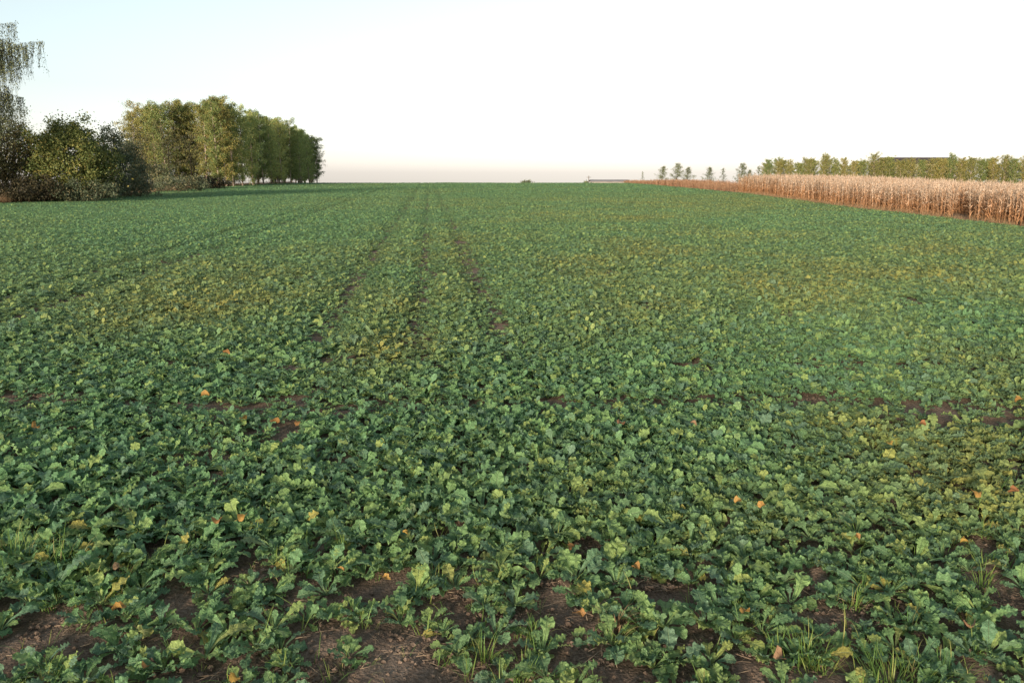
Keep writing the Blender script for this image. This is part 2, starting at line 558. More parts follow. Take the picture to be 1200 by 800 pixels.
# where things lie in the field, worked out on the ground
ROWDIR = math.atan2(505 - 600, FPX)         # the sowing rows run a little to the left of the view
rx_, ry_ = math.sin(ROWDIR), math.cos(ROWDIR)
def across(x, y): return x * ry_ - y * rx_
WHEELS = [across(*ground(px, 350)[:2]) for px in (10, 89, 405, 495, 568)]
WHEEL_W = [0.08, 0.11, 0.135, 0.105, 0.13]
BARE = [(50, 742, 0.40, 0.30), (8, 775, 0.4, 0.3), (440, 748, 0.42, 0.16), (505, 765, 0.18, 0.14), (300, 678, 0.30, 0.13), (395, 712, 0.28, 0.14), (330, 715, 0.16, 0.12),
        (590, 728, 0.32, 0.14), (655, 735, 0.26, 0.12), (540, 700, 0.14, 0.12), (665, 688, 0.28, 0.10), (760, 688, 0.18, 0.10), (680, 648, 0.14, 0.10), (965, 730, 0.30, 0.16), (1050, 715, 0.28, 0.10),
        (935, 700, 0.25, 0.08), (1185, 705, 0.24, 0.14), (905, 790, 0.35, 0.16), (830, 765, 0.2, 0.12), (1010, 655, 0.15, 0.12), (1100, 555, 0.22, 0.10), (560, 562, 0.2, 0.12), (185, 497, 0.22, 0.10),
        (560, 795, 0.3, 0.2), (400, 790, 0.24, 0.14), (700, 770, 0.2, 0.14), (265, 795, 0.3, 0.15), (1170, 620, 0.14, 0.12), (1080, 770, 0.12, 0.12),
        (410, 548, 0.18, 0.10), (45, 465, 0.25, 0.1), (960, 470, 0.2, 0.12), (90, 600, 0.15, 0.10), (350, 795, 0.2, 0.12)]
BARE = [(*ground(px, py)[:2], a * .68, b * .62) for px, py, a, b in BARE]
Y475 = ground(600, 478)[1]
Y440 = ground(600, 430)[1]
Y690 = ground(600, 700)[1]

YEL = [(455, 365, 50, 45, .9), (535, 330, 30, 60, .9), (510, 385, 60, 20, .9), (250, 350, 110, 35, .8), (130, 360, 80, 30, .5), (820, 320, 220, 45, .95), (1050, 300, 160, 30, .8), (640, 365, 120, 25, .6),
       (700, 250, 120, 8, .8), (560, 238, 200, 5, .4), (1130, 335, 120, 22, .3), (1100, 540, 130, 70, .75), (900, 580, 90, 35, .6), (1150, 425, 90, 30, .6), (1000, 480, 100, 25, .5), (700, 560, 70, 40, .25), (860, 235, 200, 9, .6), (380, 320, 70, 25, .5),
       (520, 300, 200, 25, .4), (620, 280, 150, 30, .45)]
def yellowness(x, y):
    px, py = project(x, y, 0.2)
    f = np.zeros_like(px)
    for a, b, sx, sy, w in YEL:
        f = np.maximum(f, w * np.exp(-((px - a) / sx) ** 2 * 0.7 - ((py - b) / sy) ** 2 * 0.7))
    n = fbm(x * 0.55, y * 0.35, 41, 3)
    n2 = fbm(x * 0.09, y * 0.06, 43, 3)
    return np.clip(f * (0.5 + 0.75 * sstep(0.3, 0.7, n)) + 0.15 * sstep(0.55, 0.75, n) + 0.25 * sstep(0.5, 0.75, n2), 0, 1.0)

def candidates(y0, y1, cell, seed):
    rg = np.random.default_rng(seed)
    # a jittered grid laid along the sowing rows
    vmax = y1 + 20
    U, Vv = np.meshgrid(np.arange(-70, 70, cell), np.arange(y0 - 12, vmax, cell))
    U = U + rg.uniform(-0.42, 0.42, U.shape) * cell
    Vv = Vv + rg.uniform(-0.42, 0.42, Vv.shape) * cell
    x = (U * ry_ + Vv * rx_).ravel(); y = (-U * rx_ + Vv * ry_).ravel()
    k = (y >= y0) & (y < y1) & (np.abs(x) < 0.70 * y + 2.6)
    # the edges of the field
    left = -36.5 - 9.0 * sstep(59, 140, y)
    right = maize_edge(y) - 0.9
    k &= (x > left + rg.normal(0, 0.3, x.shape)) & (x < right + rg.normal(0, 0.25, x.shape))
    x, y = x[k], y[k]
    p = np.ones_like(x)
    c = across(x, y)
    head = sstep(8.5, 11.5, y)                     # wheel marks stop at the headland
    for w, hw in zip(WHEELS, WHEEL_W):
        wob = 0.10 * (vnoise(y * 0.3, y * 0 + w, 9) - 0.5)
        p -= head * 0.44 * np.exp(-((c - w - wob) / hw) ** 4)
    for bx, by, a, b in BARE:
        p -= 1.1 * np.exp(-(((x - bx) / a) ** 2 + ((y - by) / b) ** 2) ** 2 * 0.9)
    p -= 0.35 * np.exp(-((y - Y475 - 0.10 * np.sin(x * .9)) / 0.17) ** 2) * sstep(0.25, 0.6, vnoise(x * 1.1, y * 0, 77))
    p -= 0.15 * np.exp(-((y - Y690) / 0.30) ** 2)
    p -= 0.30 * sstep(3.5, 3.1, y)
    p -= 0.5 * sstep(0.68, 0.80, fbm(x * 0.9, y * 0.9, 51, 3))
    p = np.maximum(p, 0.16)
    k = rg.uniform(0, 1, x.shape) < p
    x, y = x[k], y[k]
    size = 0.78 + 0.42 * fbm(x * 0.8, y * 0.8, 61, 3) + rg.normal(0, 0.11, x.shape)
    c = across(x, y); head = sstep(8.5, 11.5, y)
    for w, hw in zip(WHEELS, WHEEL_W): size -= head * 0.42 * np.exp(-((c - w) / (hw * 2.8)) ** 4)
    for bx, by, a, b in BARE:
        size -= 0.14 * np.exp(-(((x - bx) / (a * 1.5)) ** 2 + ((y - by) / (b * 1.6)) ** 2))
    size *= 1 - 0.10 * sstep(4.4, 3.4, y)
    size -= 0.48 * np.exp(-((y - Y475 - 0.10 * np.sin(x * .9)) / 0.26) ** 2) + 0.28 * np.exp(-((y - Y440 - 0.1 * np.sin(x * .7 + 1)) / 0.2) ** 2)
    size += 0.10 * np.exp(-((y - Y475 + .5) / 0.3) ** 2)
    return x, y, np.clip(size, 0.42, 1.2)

nx_, ny_, ns_ = candidates(2.3, 9.0, 0.165, 1)
nz_ = terrain(nx_, ny_)
px, py = project(nx_, ny_, nz_ + 0.1)
inview = (px > -20) & (px < 1220) & (py < 815)
order = np.argsort(np.where(inview, ny_, 1e6))
PICK = order[:300]
rest = np.setdiff1d(np.arange(len(nx_)), PICK)
print('individual plants reach to y =', ny_[PICK].max(), 'near plants', len(nx_))

LEAF_ME = {}
for nm, pool in (('o', OUTER), ('i', INNER)):
    for k, (v, f, u) in enumerate(pool):
        me = bpy.data.meshes.new('rapeseed_leaf')
        me.from_pydata(v.tolist(), [], f)
        finish_mesh(me, M['crop'], True, u)
        LEAF_ME[nm, k] = me

yl = yellowness(nx_, ny_)
GROUP = 'rapeseed plants in front of the field'
PLANTS = []
for q, i in enumerate(PICK):
    rg = np.random.default_rng(1000 + int(i))
    x, y, s = nx_[i], ny_[i], ns_[i]
    on_soil = min(((x - bx) / (a + .16)) ** 2 + ((y - by) / (b + .16)) ** 2 for bx, by, a, b in BARE) < 1.0
    p = empty('rapeseed_plant', (x, y, float(nz_[i]) - 0.005), rg.uniform(0, 6.28))
    p.scale = (s, s, s)
    yy = float(yl[i])
    if on_soil: lab = 'green rapeseed plant growing beside a patch of bare brown soil'
    elif yy > 0.45: lab = 'yellowing rapeseed plant among greener ones near the camera'
    elif s > 1.1: lab = 'large spreading blue-green rapeseed plant near the camera'
    elif s < 0.95: lab = 'small low rapeseed plant half hidden between bigger ones near the camera'
    else: lab = 'medium leafy green rapeseed plant in the closed canopy near the camera'
    tag(p, lab, 'crop plant', GROUP)
    PLANTS.append(p)
    for young, k, az, tilt, roll, ls in rosette(rg):
        lf = bpy.data.objects.new('leaf', LEAF_ME['i' if young else 'o', k])
        lf.parent = p
        lf.rotation_euler = (roll, tilt, az)
        lf.scale = (ls, ls, ls)
        lf['yel'] = yy + (1.2 if (not young and rg.uniform() < 0.035) else 0.0)
        COL.objects.link(lf)

FULL = [plant_mesh(300 + k, OUTER, INNER) for k in range(10)]
MIDP = [plant_mesh(400 + k, OUTER1, INNER1) for k in range(10)]
FARP = [plant_mesh(500 + k, OUTER2, INNER2) for k in range(8)]
xs_, ys_, ss_, id_ = [nx_[rest]], [ny_[rest]], [ns_[rest]], [rng.integers(0, 10, len(rest))]
for y0, y1, cell, first, cnt, grow in ((9.0, 16, 0.165, 0, 10, 1.0), (16, 45, 0.175, 10, 10, 1.0), (45, 90, 0.23, 20, 8, 1.12), (90, 182, 0.33, 20, 8, 1.45)):
    a, b, c = candidates(y0, y1, cell, int(y0 * 10))
    xs_.append(a); ys_.append(b); ss_.append(c * grow); id_.append(rng.integers(first, first + cnt, len(a)))
cx, cy, cs, ci_ = map(np.concatenate, (xs_, ys_, ss_, id_))
n = len(cx)
print('crop instances', n)
rot = np.stack([rng.normal(0, 0.08, n), rng.normal(0, 0.08, n), rng.uniform(0, 6.28, n)], -1)
scatter('rapeseed_crop', FULL + MIDP + FARP, np.stack([cx, cy, terrain(cx, cy)], -1), rot, cs, ci_, {'yel': yellowness(cx, cy)},
        'dense green rapeseed crop covering the whole field up to the skyline', 'crop')

# ------------------------------------------------------------------ blades, grass tufts, straw, clods
def blade_geo(g, base, az, h, lean, w, tint, segs=4, droop=1.0):
    base = np.asarray(base, float)
    dx = np.array([math.cos(az), math.sin(az), 0]); sx = np.array([-math.sin(az), math.cos(az), 0])
    v, u = [], []
    p = base.copy()
    for k in range(segs + 1):
        t = k / segs
        ww = w * (1 - t) ** 0.7 * 0.5 + 0.0004
        v += [p - sx * ww, p + sx * ww]; u += [(0, t), (1, t)]
        th = lean + droop * t * t
        p = p + (dx * math.sin(th) + np.array([0, 0, math.cos(th)])) * (h / segs)
    g.add(v, [(2 * k, 2 * k + 1, 2 * k + 3, 2 * k + 2) for k in range(segs)], np.array(u), tint)

def tuft_mesh(seed, n, h, spread, name, mat):
    rg = np.random.default_rng(seed); g = Geo()
    for k in range(n):
        a = rg.uniform(0, 6.28); r = spread * rg.uniform() ** 0.7
        blade_geo(g, (r * math.cos(a), r * math.sin(a), -0.005), a + rg.normal(0, 0.8), h * rg.uniform(0.4, 1.2), rg.uniform(0.02, 0.8), rg.uniform(0.0025, 0.006), rg.uniform(0, 1), 5, rg.uniform(0.3, 2.4))
    return g.mesh(name, mat)

TUFTS = [(12, 668, 90, .34, .16, 'tall yellow-green grass tuft at the edge of the crop by a bare patch'),
         (62, 672, 80, .30, .15, 'wide spreading grass tuft beside the tallest one'),
         (143, 690, 30, .20, .06, 'thin grass tuft over a withered yellow leaf'),
         (215, 662, 22, .18, .07, 'short grass tuft hidden among rapeseed leaves by an orange leaf'),
         (405, 640, 26, .24, .07, 'sparse grass tuft poking out of the crop above bare soil'),
         (515, 690, 20, .20, .06, 'loose grass tuft between two rapeseed plants above the bare strip'),
         (568, 775, 30, .17, .04, 'small yellowish grass tuft alone on bare soil'),
         (628, 752, 26, .18, .05, 'half dry grass tuft leaning over bare soil'),
         (722, 735, 30, .20, .05, 'straw-coloured grass tuft beside an orange fallen leaf'),
         (612, 800, 24, .17, .05, 'dry grass tuft at the lower edge of the bare strip'),
         (1000, 712, 14, .20, .04, 'thin pale grass tuft standing in a bare patch'),
         (1045, 805, 80, .26, .17, 'thick bright green grass tuft in front of a bare patch'),
         (945, 775, 60, .20, .12, 'ragged green grass tuft beside a bright yellow leaf'),
         (1110, 795, 46, .20, .10, 'bright grass tuft next to the thick one'),
         (1150, 690, 26, .20, .07, 'grass tuft among leaves above the orange-brown leaf'),
         (755, 650, 24, .20, .06, 'yellowish grass tuft beside a withered plant'),
         (65, 790, 30, .14, .06, 'low grass tuft at the corner of the bare patch'),
         (205, 775, 26, .15, .06, 'low grass tuft under spreading rapeseed leaves')]
for k, (px, py, nb, h, sp, lab) in enumerate(TUFTS):
    p = ground(px, py)
    dry = 'dry' in lab or 'straw' in lab
    me = tuft_mesh(700 + k, int(nb * 1.7), h * .74, sp, 'grass_tuft', M['dry_grass' if dry and k == 8 else 'grass'])
    o = link_obj('grass_tuft', me)
    o.location = (p.x, p.y, float(terrain(p.x, p.y)))
    tag(o, lab, 'grass tuft', 'grass tufts between the rapeseed')

rg = np.random.default_rng(30)
WISP = [tuft_mesh(760 + k, 6, .13, .03, 'grass_wisp', M['grass']) for k in range(5)]
wy_ = 2.6 + 3.4 * rg.uniform(0, 1, 420) ** 1.3; wx_ = rg.uniform(-.68, .68, 420) * wy_
scatter('sparse_grass', WISP, np.stack([wx_, wy_, terrain(wx_, wy_)], -1), np.stack([rg.normal(0, .2, 420), rg.normal(0, .2, 420), rg.uniform(0, 6.28, 420)], -1), rg.uniform(.5, 1.3, 420), rg.integers(0, 5, 420), {},
        'thin wisps of grass growing scattered between the rapeseed plants', 'grass')
rg = np.random.default_rng(31)
g = Geo()
for k in range(1300):
    if rg.uniform() < 0.7:
        bx, by, a, b = BARE[int(rg.integers(len(BARE)))]
        x, y = bx + rg.normal(0, a * 0.7), by + rg.normal(0, b * 0.8)
    else:
        y = rg.uniform(2.6, 6.5); x = rg.uniform(-0.68, 0.68) * y
    az = rg.uniform(0, 3.14); l = 0.02 + 0.13 * rg.uniform() ** 2; w = rg.uniform(0.0006, 0.0019)
    d = np.array([math.cos(az), math.sin(az), rg.normal(0, 0.12)]) * l / 2
    z = float(terrain(x, y)) + rg.uniform(0.006, 0.028)
    c = np.array([x, y, z])
    v, f = tube_geo([c - d, c + d * rg.uniform(-.3, .3) + rg.normal(0, .05, 3) * l * [1, 1, .3], c + d], [w, w, w * 0.8], 4)
    g.add(v, f, None, rg.uniform(0, 1))
tag(g.build('straw_litter', M['straw']), 'broken pale straw scattered over the bare soil patches', 'straw', kind='stuff')

g = Geo()
for k in range(5200):
    if rg.uniform() < 0.75:
        bx, by, a, b = BARE[int(rg.integers(len(BARE)))]
        x, y = bx + rg.normal(0, a * 0.8), by + rg.normal(0, b * 0.9)
    else:
        y = rg.uniform(2.4, 6.0); x = rg.uniform(-0.7, 0.7) * y
    r = 0.003 + 0.015 * rg.uniform() ** 4
    th = rg.uniform(0, 6.28)
    v = []
    for zz, rr, m in ((-0.5, 0.8, 5), (0.25, 0.95, 5)):
        for q in range(m):
            t = th + 6.28 * q / m + zz
            v.append((x + math.cos(t) * r * rr * rg.uniform(0.45, 1.4), y + math.sin(t) * r * rr * rg.uniform(0.45, 1.4), zz * r * rg.uniform(.5, 1.3)))
    v.append((x, y, r * 0.75)); v = np.array(v)
    v[:, 2] += float(terrain(x, y)) + 0.012
    f = [(q, (q + 1) % 5, 5 + (q + 1) % 5, 5 + q) for q in range(5)] + [(5 + q, 5 + (q + 1) % 5, 10) for q in range(5)]
    g.add(v, f)
tag(g.build('soil_rubble', M['soil'], smooth=False), 'small brown soil clods lying over the bare patches', 'soil', kind='stuff')

# fallen and withered leaves
def fallen_mesh(seed):
    rg = np.random.default_rng(seed)
    n = 11
    L = 0.075
    v = [(0, 0, 0)]
    ring1, ring2 = [], []
    for k in range(n):
        t = 2 * math.pi * k / n
        r = L * 0.5 * (1 + 0.22 * math.cos(5 * t + rg.uniform(0, .4)) + rg.uniform(-.12, .12)) * (1.15 if abs(math.cos(t)) > .8 else 0.9)
        ring1.append((0.55 * r * math.cos(t), 0.55 * r * math.sin(t), 0.004 + 0.006 * math.sin(2 * t + seed)))
        ring2.append((r * math.cos(t), r * math.sin(t), 0.022 * math.sin(2 * t + seed) + rg.uniform(0, 0.022)))
    v += ring1 + ring2
    f = [(0, 1 + k, 1 + (k + 1) % n) for k in range(n)]
    f += [(1 + k, 1 + n + k, 1 + n + (k + 1) % n, 1 + (k + 1) % n) for k in range(n)]
    w = 0.0016
    b = len(v)
    v += [(-L * .2, -w, .003), (-L * .2, w, .003), (-L * .95, w, .008), (-L * .95, -w, .008)]
    f.append((b, b + 1, b + 2, b + 3))
    me = bpy.data.meshes.new('fallen_leaf')
    me.from_pydata(v, [], f)
    finish_mesh(me, M['fallen'], True)
    return me
FALL = [fallen_mesh(k) for k in range(6)]
LEAVES = [(139, 707, .14, 'ragged yellow withered leaf hanging in the thin grass tuft', 1.3), (246, 722, .03, 'orange leaf lying flat by a rapeseed stem', 1), (254, 606, .20, 'orange leaf caught on the canopy, one of a pair', 1.1),
          (284, 602, .20, 'redder orange leaf of the pair caught on the canopy', 1.1), (137, 660, .18, 'golden leaf on the crop beside the wide grass tuft', .9), (452, 672, .12, 'bright orange leaf at the edge of a rosette above bare soil', .9),
          (680, 718, .05, 'orange leaf beside the straw-coloured grass tuft', .9), (873, 716, .08, 'yellow leaf on the soil edge between two bare patches', 1.1), (914, 769, .05, 'bright yellow lobed leaf on dark soil by the ragged tuft', 1.3),
          (1138, 732, .08, 'pale orange-brown curled leaf on a green plant', 1.3), (322, 491, .20, 'red-orange leaf in the cross track, one of two close together', 1.2), (349, 493, .18, 'darker red-orange leaf in the cross track beside a brighter one', 1.0),
          (41, 497, .18, 'orange leaf by a dark gap in the crop at the track', 1.3), (727, 493, .18, 'single orange leaf in the middle of the cross track', 1.3), (813, 493, .16, 'pale orange leaf over a dark hollow of the track', 1.1),
          (865, 583, .22, 'yellow leaf atop the canopy, one of a yellow pair', 1.0), (893, 588, .22, 'second deep yellow leaf beside another on the canopy', .9), (1043, 516, .20, 'small orange leaf among yellowing plants', 1.0),
          (1081, 494, .18, 'brownish orange leaf at the end of the cross track', 1.1), (1188, 572, .2, 'yellow-orange leaf on an upright plant at the picture edge', 1.3), (1194, 466, .22, 'yellow leaf in the crop above the track at the picture edge', 1.4),
          (265, 411, .24, 'tiny orange leaf far into the crop', 1.3), (240, 460, .2, 'orange-brown leaf in a hollow before the cross track', 1.3), (285, 487, .2, 'pale orange leaf just before the cross track', 1.2),
          (670, 640, .06, 'orange leaf lying in a dark gap of the canopy', .9), (690, 655, .06, 'brown leaf below the orange one in the dark gap', .9), (745, 660, .14, 'yellow torn leaf on the yellowish tuft', 1.0), (1130, 630, .16, 'orange leaf between plants above the bare patch', 1.0),
          (475, 620, .2, 'small pinkish leaf caught high on the crop', .7), (400, 662, .12, 'pale orange leaf in shade beside the sparse tuft', .8), (1145, 575, .18, 'orange leaf on a hollow among yellowing plants', 1.0), (170, 780, .06, 'small orange leaf under rosettes near the lower frame', .9),
          (275, 795, .04, 'brown-orange leaf on soil at the lower frame', 1.0), (1005, 625, .15, 'small red-brown leaf over a dark hollow', .8)]
for k, (px, py, z, lab, s) in enumerate(LEAVES):
    p = ground(px, py, z)
    o = link_obj('fallen_leaf', FALL[k % 6])
    o.location = p - Vector((0, 0, .02 if z > .1 else 0))
    s *= 0.5 + 0.034 * p.y
    o.scale = (s, s, s)
    o.rotation_euler = (random.uniform(0.1, .7), random.uniform(-.4, .4), random.uniform(0, 6.28))
    tag(o, lab, 'leaf', 'withered leaves lying in the crop')

# ------------------------------------------------------------------ maize along the far side
def maize_mesh(seed):
    rg = np.random.default_rng(seed); g = Geo()
    h = rg.uniform(1.72, 1.95)
    lx, ly = rg.normal(0, 0.05, 2)
    def sp(t): return np.array([lx * t * t * h, ly * t * t * h, h * t])
    v, f = tube_geo([sp(t) for t in (0, .3, .6, .85, 1.0)], [.014, .013, .011, .008, .004], 5)
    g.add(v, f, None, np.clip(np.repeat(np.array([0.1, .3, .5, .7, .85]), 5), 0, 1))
    az = rg.uniform(0, 6.28)
    for k in range(14):
        t = 0.06 + 0.063 * k + rg.uniform(-.02, .02)
        a = az + (k % 2) * math.pi + rg.normal(0, .35)
        l = rg.uniform(.40, .72) * (1.0 if k < 10 else 0.7)
        dx = np.array([math.cos(a), math.sin(a), 0]); sx = np.array([-math.sin(a), math.cos(a), 0])
        th = rg.uniform(.15, .55); dr = rg.uniform(1.6, 2.9)
        p = sp(t); vv = []
        for q in range(6):
            u = q / 5
            w = (.030 + .016 * math.sin(math.pi * u)) * (1 - u ** 2.2) + .002
            tw = rg.normal(0, .35)
            side = sx * math.cos(tw) + np.array([0, 0, 1]) * math.sin(tw)
            vv += [p - side * w, p + side * w]
            an = th + dr * u
            p = p + (dx * math.sin(an) + np.array([0, 0, math.cos(an)])) * l / 5
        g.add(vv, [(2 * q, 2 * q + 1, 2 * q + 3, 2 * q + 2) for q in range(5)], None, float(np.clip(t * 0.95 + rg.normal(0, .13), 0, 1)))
    for k in range(7):
        blade_geo(g, sp(.97), rg.uniform(0, 6.28), rg.uniform(.16, .28), rg.uniform(0.05, .6), .012, .9, 3, .5)
    if rg.uniform() < .8:
        c = sp(.5); a = az + 1.2; d = np.array([math.cos(a) * .6, math.sin(a) * .6, -.4])
        v, f = tube_geo([c, c + d * .08, c + d * .2, c + d * .27], [.012, .03, .026, .006], 6)
        g.add(v, f, None, .75)
    return g.mesh('maize_stalk', M['maize'], smooth=False)
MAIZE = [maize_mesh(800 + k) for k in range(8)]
gap = at(1128, 245, 38)
ys300 = np.linspace(31.5, 91.5, 300)
rg = np.random.default_rng(77)
for k, y in enumerate(ys300):
    y = y + rg.normal(0, .05)
    x = maize_edge(y) + rg.normal(0, .10) + 0.25 * (fbm(np.array(y * .25), np.array(0.0), 5, 2) - .5)
    pxx, _ = project(x, y, 1.0)
    if 1119 < pxx < 1137: x += 2.4
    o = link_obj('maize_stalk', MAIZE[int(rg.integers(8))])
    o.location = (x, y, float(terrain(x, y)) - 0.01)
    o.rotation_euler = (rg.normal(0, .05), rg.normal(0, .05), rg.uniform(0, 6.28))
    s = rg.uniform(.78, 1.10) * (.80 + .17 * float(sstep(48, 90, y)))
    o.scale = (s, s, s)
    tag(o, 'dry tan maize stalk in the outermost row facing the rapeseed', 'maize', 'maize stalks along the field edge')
U, Vv = np.meshgrid(np.arange(0.5, 13, 0.5), np.arange(24, 93, 0.20))
mx = U.ravel() + rg.normal(0, .07, U.size); my = Vv.ravel() + rg.normal(0, .06, U.size)
mx = mx + maize_edge(my)
pxx, _ = project(mx, my, 1.0)
k = (pxx < 1330) & ~((pxx > 1119) & (pxx < 1137) & (mx - maize_edge(my) < 2.3))
mx, my = mx[k], my[k]
n = len(mx)
print('maize', n)
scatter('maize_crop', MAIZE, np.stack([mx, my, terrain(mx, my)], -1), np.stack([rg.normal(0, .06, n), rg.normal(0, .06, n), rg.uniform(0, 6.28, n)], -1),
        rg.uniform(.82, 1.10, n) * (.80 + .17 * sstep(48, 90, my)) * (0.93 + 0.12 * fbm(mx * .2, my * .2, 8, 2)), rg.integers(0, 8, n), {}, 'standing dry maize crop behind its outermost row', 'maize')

# dry weeds running on from the maize to the skyline, and along both field edges
def weed_mesh(seed, h):
    rg = np.random.default_rng(seed); g = Geo()
    for k in range(5):
        a = rg.uniform(0, 6.28); hh = h * rg.uniform(.6, 1.1)
        base = np.array([rg.normal(0, .1), rg.normal(0, .1), 0])
        blade_geo(g, base, a, hh, rg.uniform(0, .2), .014, rg.uniform(0, .6), 4, .3)
        for q in range(9):
            t = rg.uniform(.25, 1.0)
            blade_geo(g, base + np.array([math.cos(a) * .1 * t, math.sin(a) * .1 * t, hh * t * .95]), rg.uniform(0, 6.28), rg.uniform(.10, .28), rg.uniform(.3, 1.3), rg.uniform(.02, .05), rg.uniform(0, 1), 2, .8)
    return g.mesh('dry_weed', M['weeds'], False)
WEED = [weed_mesh(900 + k, 1.35) for k in range(6)]
wy = np.concatenate([rg.uniform(91, 172, 3000), rg.uniform(91, 172, 600)])
wx = np.concatenate([rg.uniform(0, 9, 3000), rg.normal(0, 0.35, 600)]) + maize_edge(wy) - 0.2 - 1.6 * sstep(120, 165, wy)
n = len(wx)
wh = .74 * np.where(fbm(wx * .15, wy * .08, 91, 2) > .5, 1.05, .85) * rg.uniform(.7, 1.1, n) * (1.08 - .35 * sstep(130, 170, wy))
scatter('tall_weeds', WEED, np.stack([wx, wy, terrain(wx, wy)], -1), np.stack([rg.normal(0, .1, n), rg.normal(0, .1, n), rg.uniform(0, 6.28, n)], -1), wh, rg.integers(0, 6, n), {},
        'reddish brown dry weeds between the maize and the skyline', 'weeds')

def left_edge(y): return -36.5 - 9.0 * sstep(59, 140, y)
GRASSM = [tuft_mesh(950 + k, 40, .55, .22, 'dry_grass_tuft', M['dry_grass']) for k in range(4)]
gy = np.concatenate([rg.uniform(52, 70, 500), rg.uniform(70, 172, 1100), rg.uniform(30, 92, 700)])
gx = np.concatenate([left_edge(gy[:1600]) + 0.2 - np.abs(rg.normal(0, .9, 1600)), maize_edge(gy[1600:]) - .45 + rg.normal(0, .2, 700)])
n = len(gx)
gs = np.concatenate([rg.uniform(.8, 1.7, 500), rg.uniform(.6, 1.5, 1100), rg.uniform(.35, .8, 700)])
scatter('dry_grass', GRASSM, np.stack([gx, gy, terrain(gx, gy)], -1), np.stack([rg.normal(0, .1, n), rg.normal(0, .1, n), rg.uniform(0, 6.28, n)], -1), gs, rg.integers(0, 4, n), {},
        'strip of dry grass along the edges of the rapeseed field', 'grass')

# ------------------------------------------------------------------ trees and bushes
def leaf_quads(rg, centres, size, hang=0.0, slim=.62):
    n = len(centres)
    a = rg.normal(0, 1, (n, 3)); a[:, 2] -= hang; a /= np.linalg.norm(a, axis=1)[:, None]
    b = np.cross(a, rg.normal(0, 1, (n, 3))); b /= np.linalg.norm(b, axis=1)[:, None]
    s = size * rg.uniform(.6, 1.3, (n, 1))
    a = a * s; b = b * s * slim
    return np.stack([centres - a, centres - b, centres + a, centres + b], 1)

def birch_geo(seed, h, width, n_leaves, leaf, droop=1.0, low=0.12, branches=30, loose=.10, cone=False, strand=0.0):
    rg = np.random.default_rng(seed)
    T, Cn = Geo(), []
    lean = rg.normal(0, .02, 2)
    def sp(t): return np.array([lean[0] * h * t + .06 * math.sin(4 * t + seed), lean[1] * h * t + .06 * math.cos(3 * t + seed), h * t])
    r0 = 0.011 * h
    ts = np.linspace(0, 1, 8)
    v, f = tube_geo([sp(t) for t in ts], [r0 * (1 - .93 * t) + .006 for t in ts], 7)
    T.add(v, f)
    per = n_leaves // branches
    for k in range(branches):
        t = low + (0.97 - low) * ((k + rg.uniform(0, 1)) / branches)
        az = k * 2.399 + rg.normal(0, .4)
        prof = (0.35 + 0.65 * math.sin(math.pi * min(1, max(0, (t - low) / (1.12 - low))) ** 0.75)) 
        if cone: prof = 1.12 - 0.98 * t ** 1.2 if t > .15 else .85
        l = width * prof * rg.uniform(.65, 1.25)
        el = rg.uniform(.55, 1.0)
        p = sp(t); pts = [p]
        d = np.array([math.cos(az) * math.cos(el), math.sin(az) * math.cos(el), math.sin(el)])
        for q in range(5):
            p = p + d * l / 5 * 1.25
            d = d + np.array([0, 0, -.22 * droop]) + rg.normal(0, .08, 3)
            d = d / np.linalg.norm(d)
            pts.append(p)
        rb = r0 * .30 * (1 - .6 * t)
        v, f = tube_geo(pts, [rb, rb * .8, rb * .6, rb * .45, rb * .3, rb * .15], 4)
        T.add(v, f)
        pts = np.array(pts)
        # hanging twigs carry the leaves
        m = int(per * rg.uniform(.6, 1.4))
        nt = max(3, m // 14)
        for q in range(nt):
            u = rg.uniform(.5 if strand else .18, 1) * 5
            i = min(4, int(u)); b = pts[i] * (1 - u + i) + pts[i + 1] * (u - i)
            dirn = rg.normal(0, .55, 3) + np.array([0, 0, -.55 * droop]); ln = rg.uniform(.3, .9) * width * .38
            if strand:
                dirn = np.array([rg.normal(0, .16), rg.normal(0, .16), -1.0]); ln = strand * rg.uniform(.25, 1)
                if b[2] < 1: continue
                e = b + dirn * ln + np.array([0, 0, -.35 * droop * ln]); w_ = np.array([.007, .007, 0])
                T.add([b - w_, b + w_, e + w_ * .5, e - w_ * .5], [(0, 1, 2, 3)])
            s = rg.uniform(0, 1, 14)[:, None]
            c = b + dirn * s * ln + np.array([0, 0, -.35 * droop]) * s * s * ln + rg.normal(0, loose * width, (14, 3))
            Cn.append(c)
    Cn = np.concatenate(Cn)
    G = Geo()
    base = rg.uniform(0, 1)
    G.quads(leaf_quads(rg, Cn, leaf, 2.0 if strand else 0.0, .45 if strand else .62), np.clip(rg.normal(.45, .22, len(Cn)), 0, .98) )
    return T, G

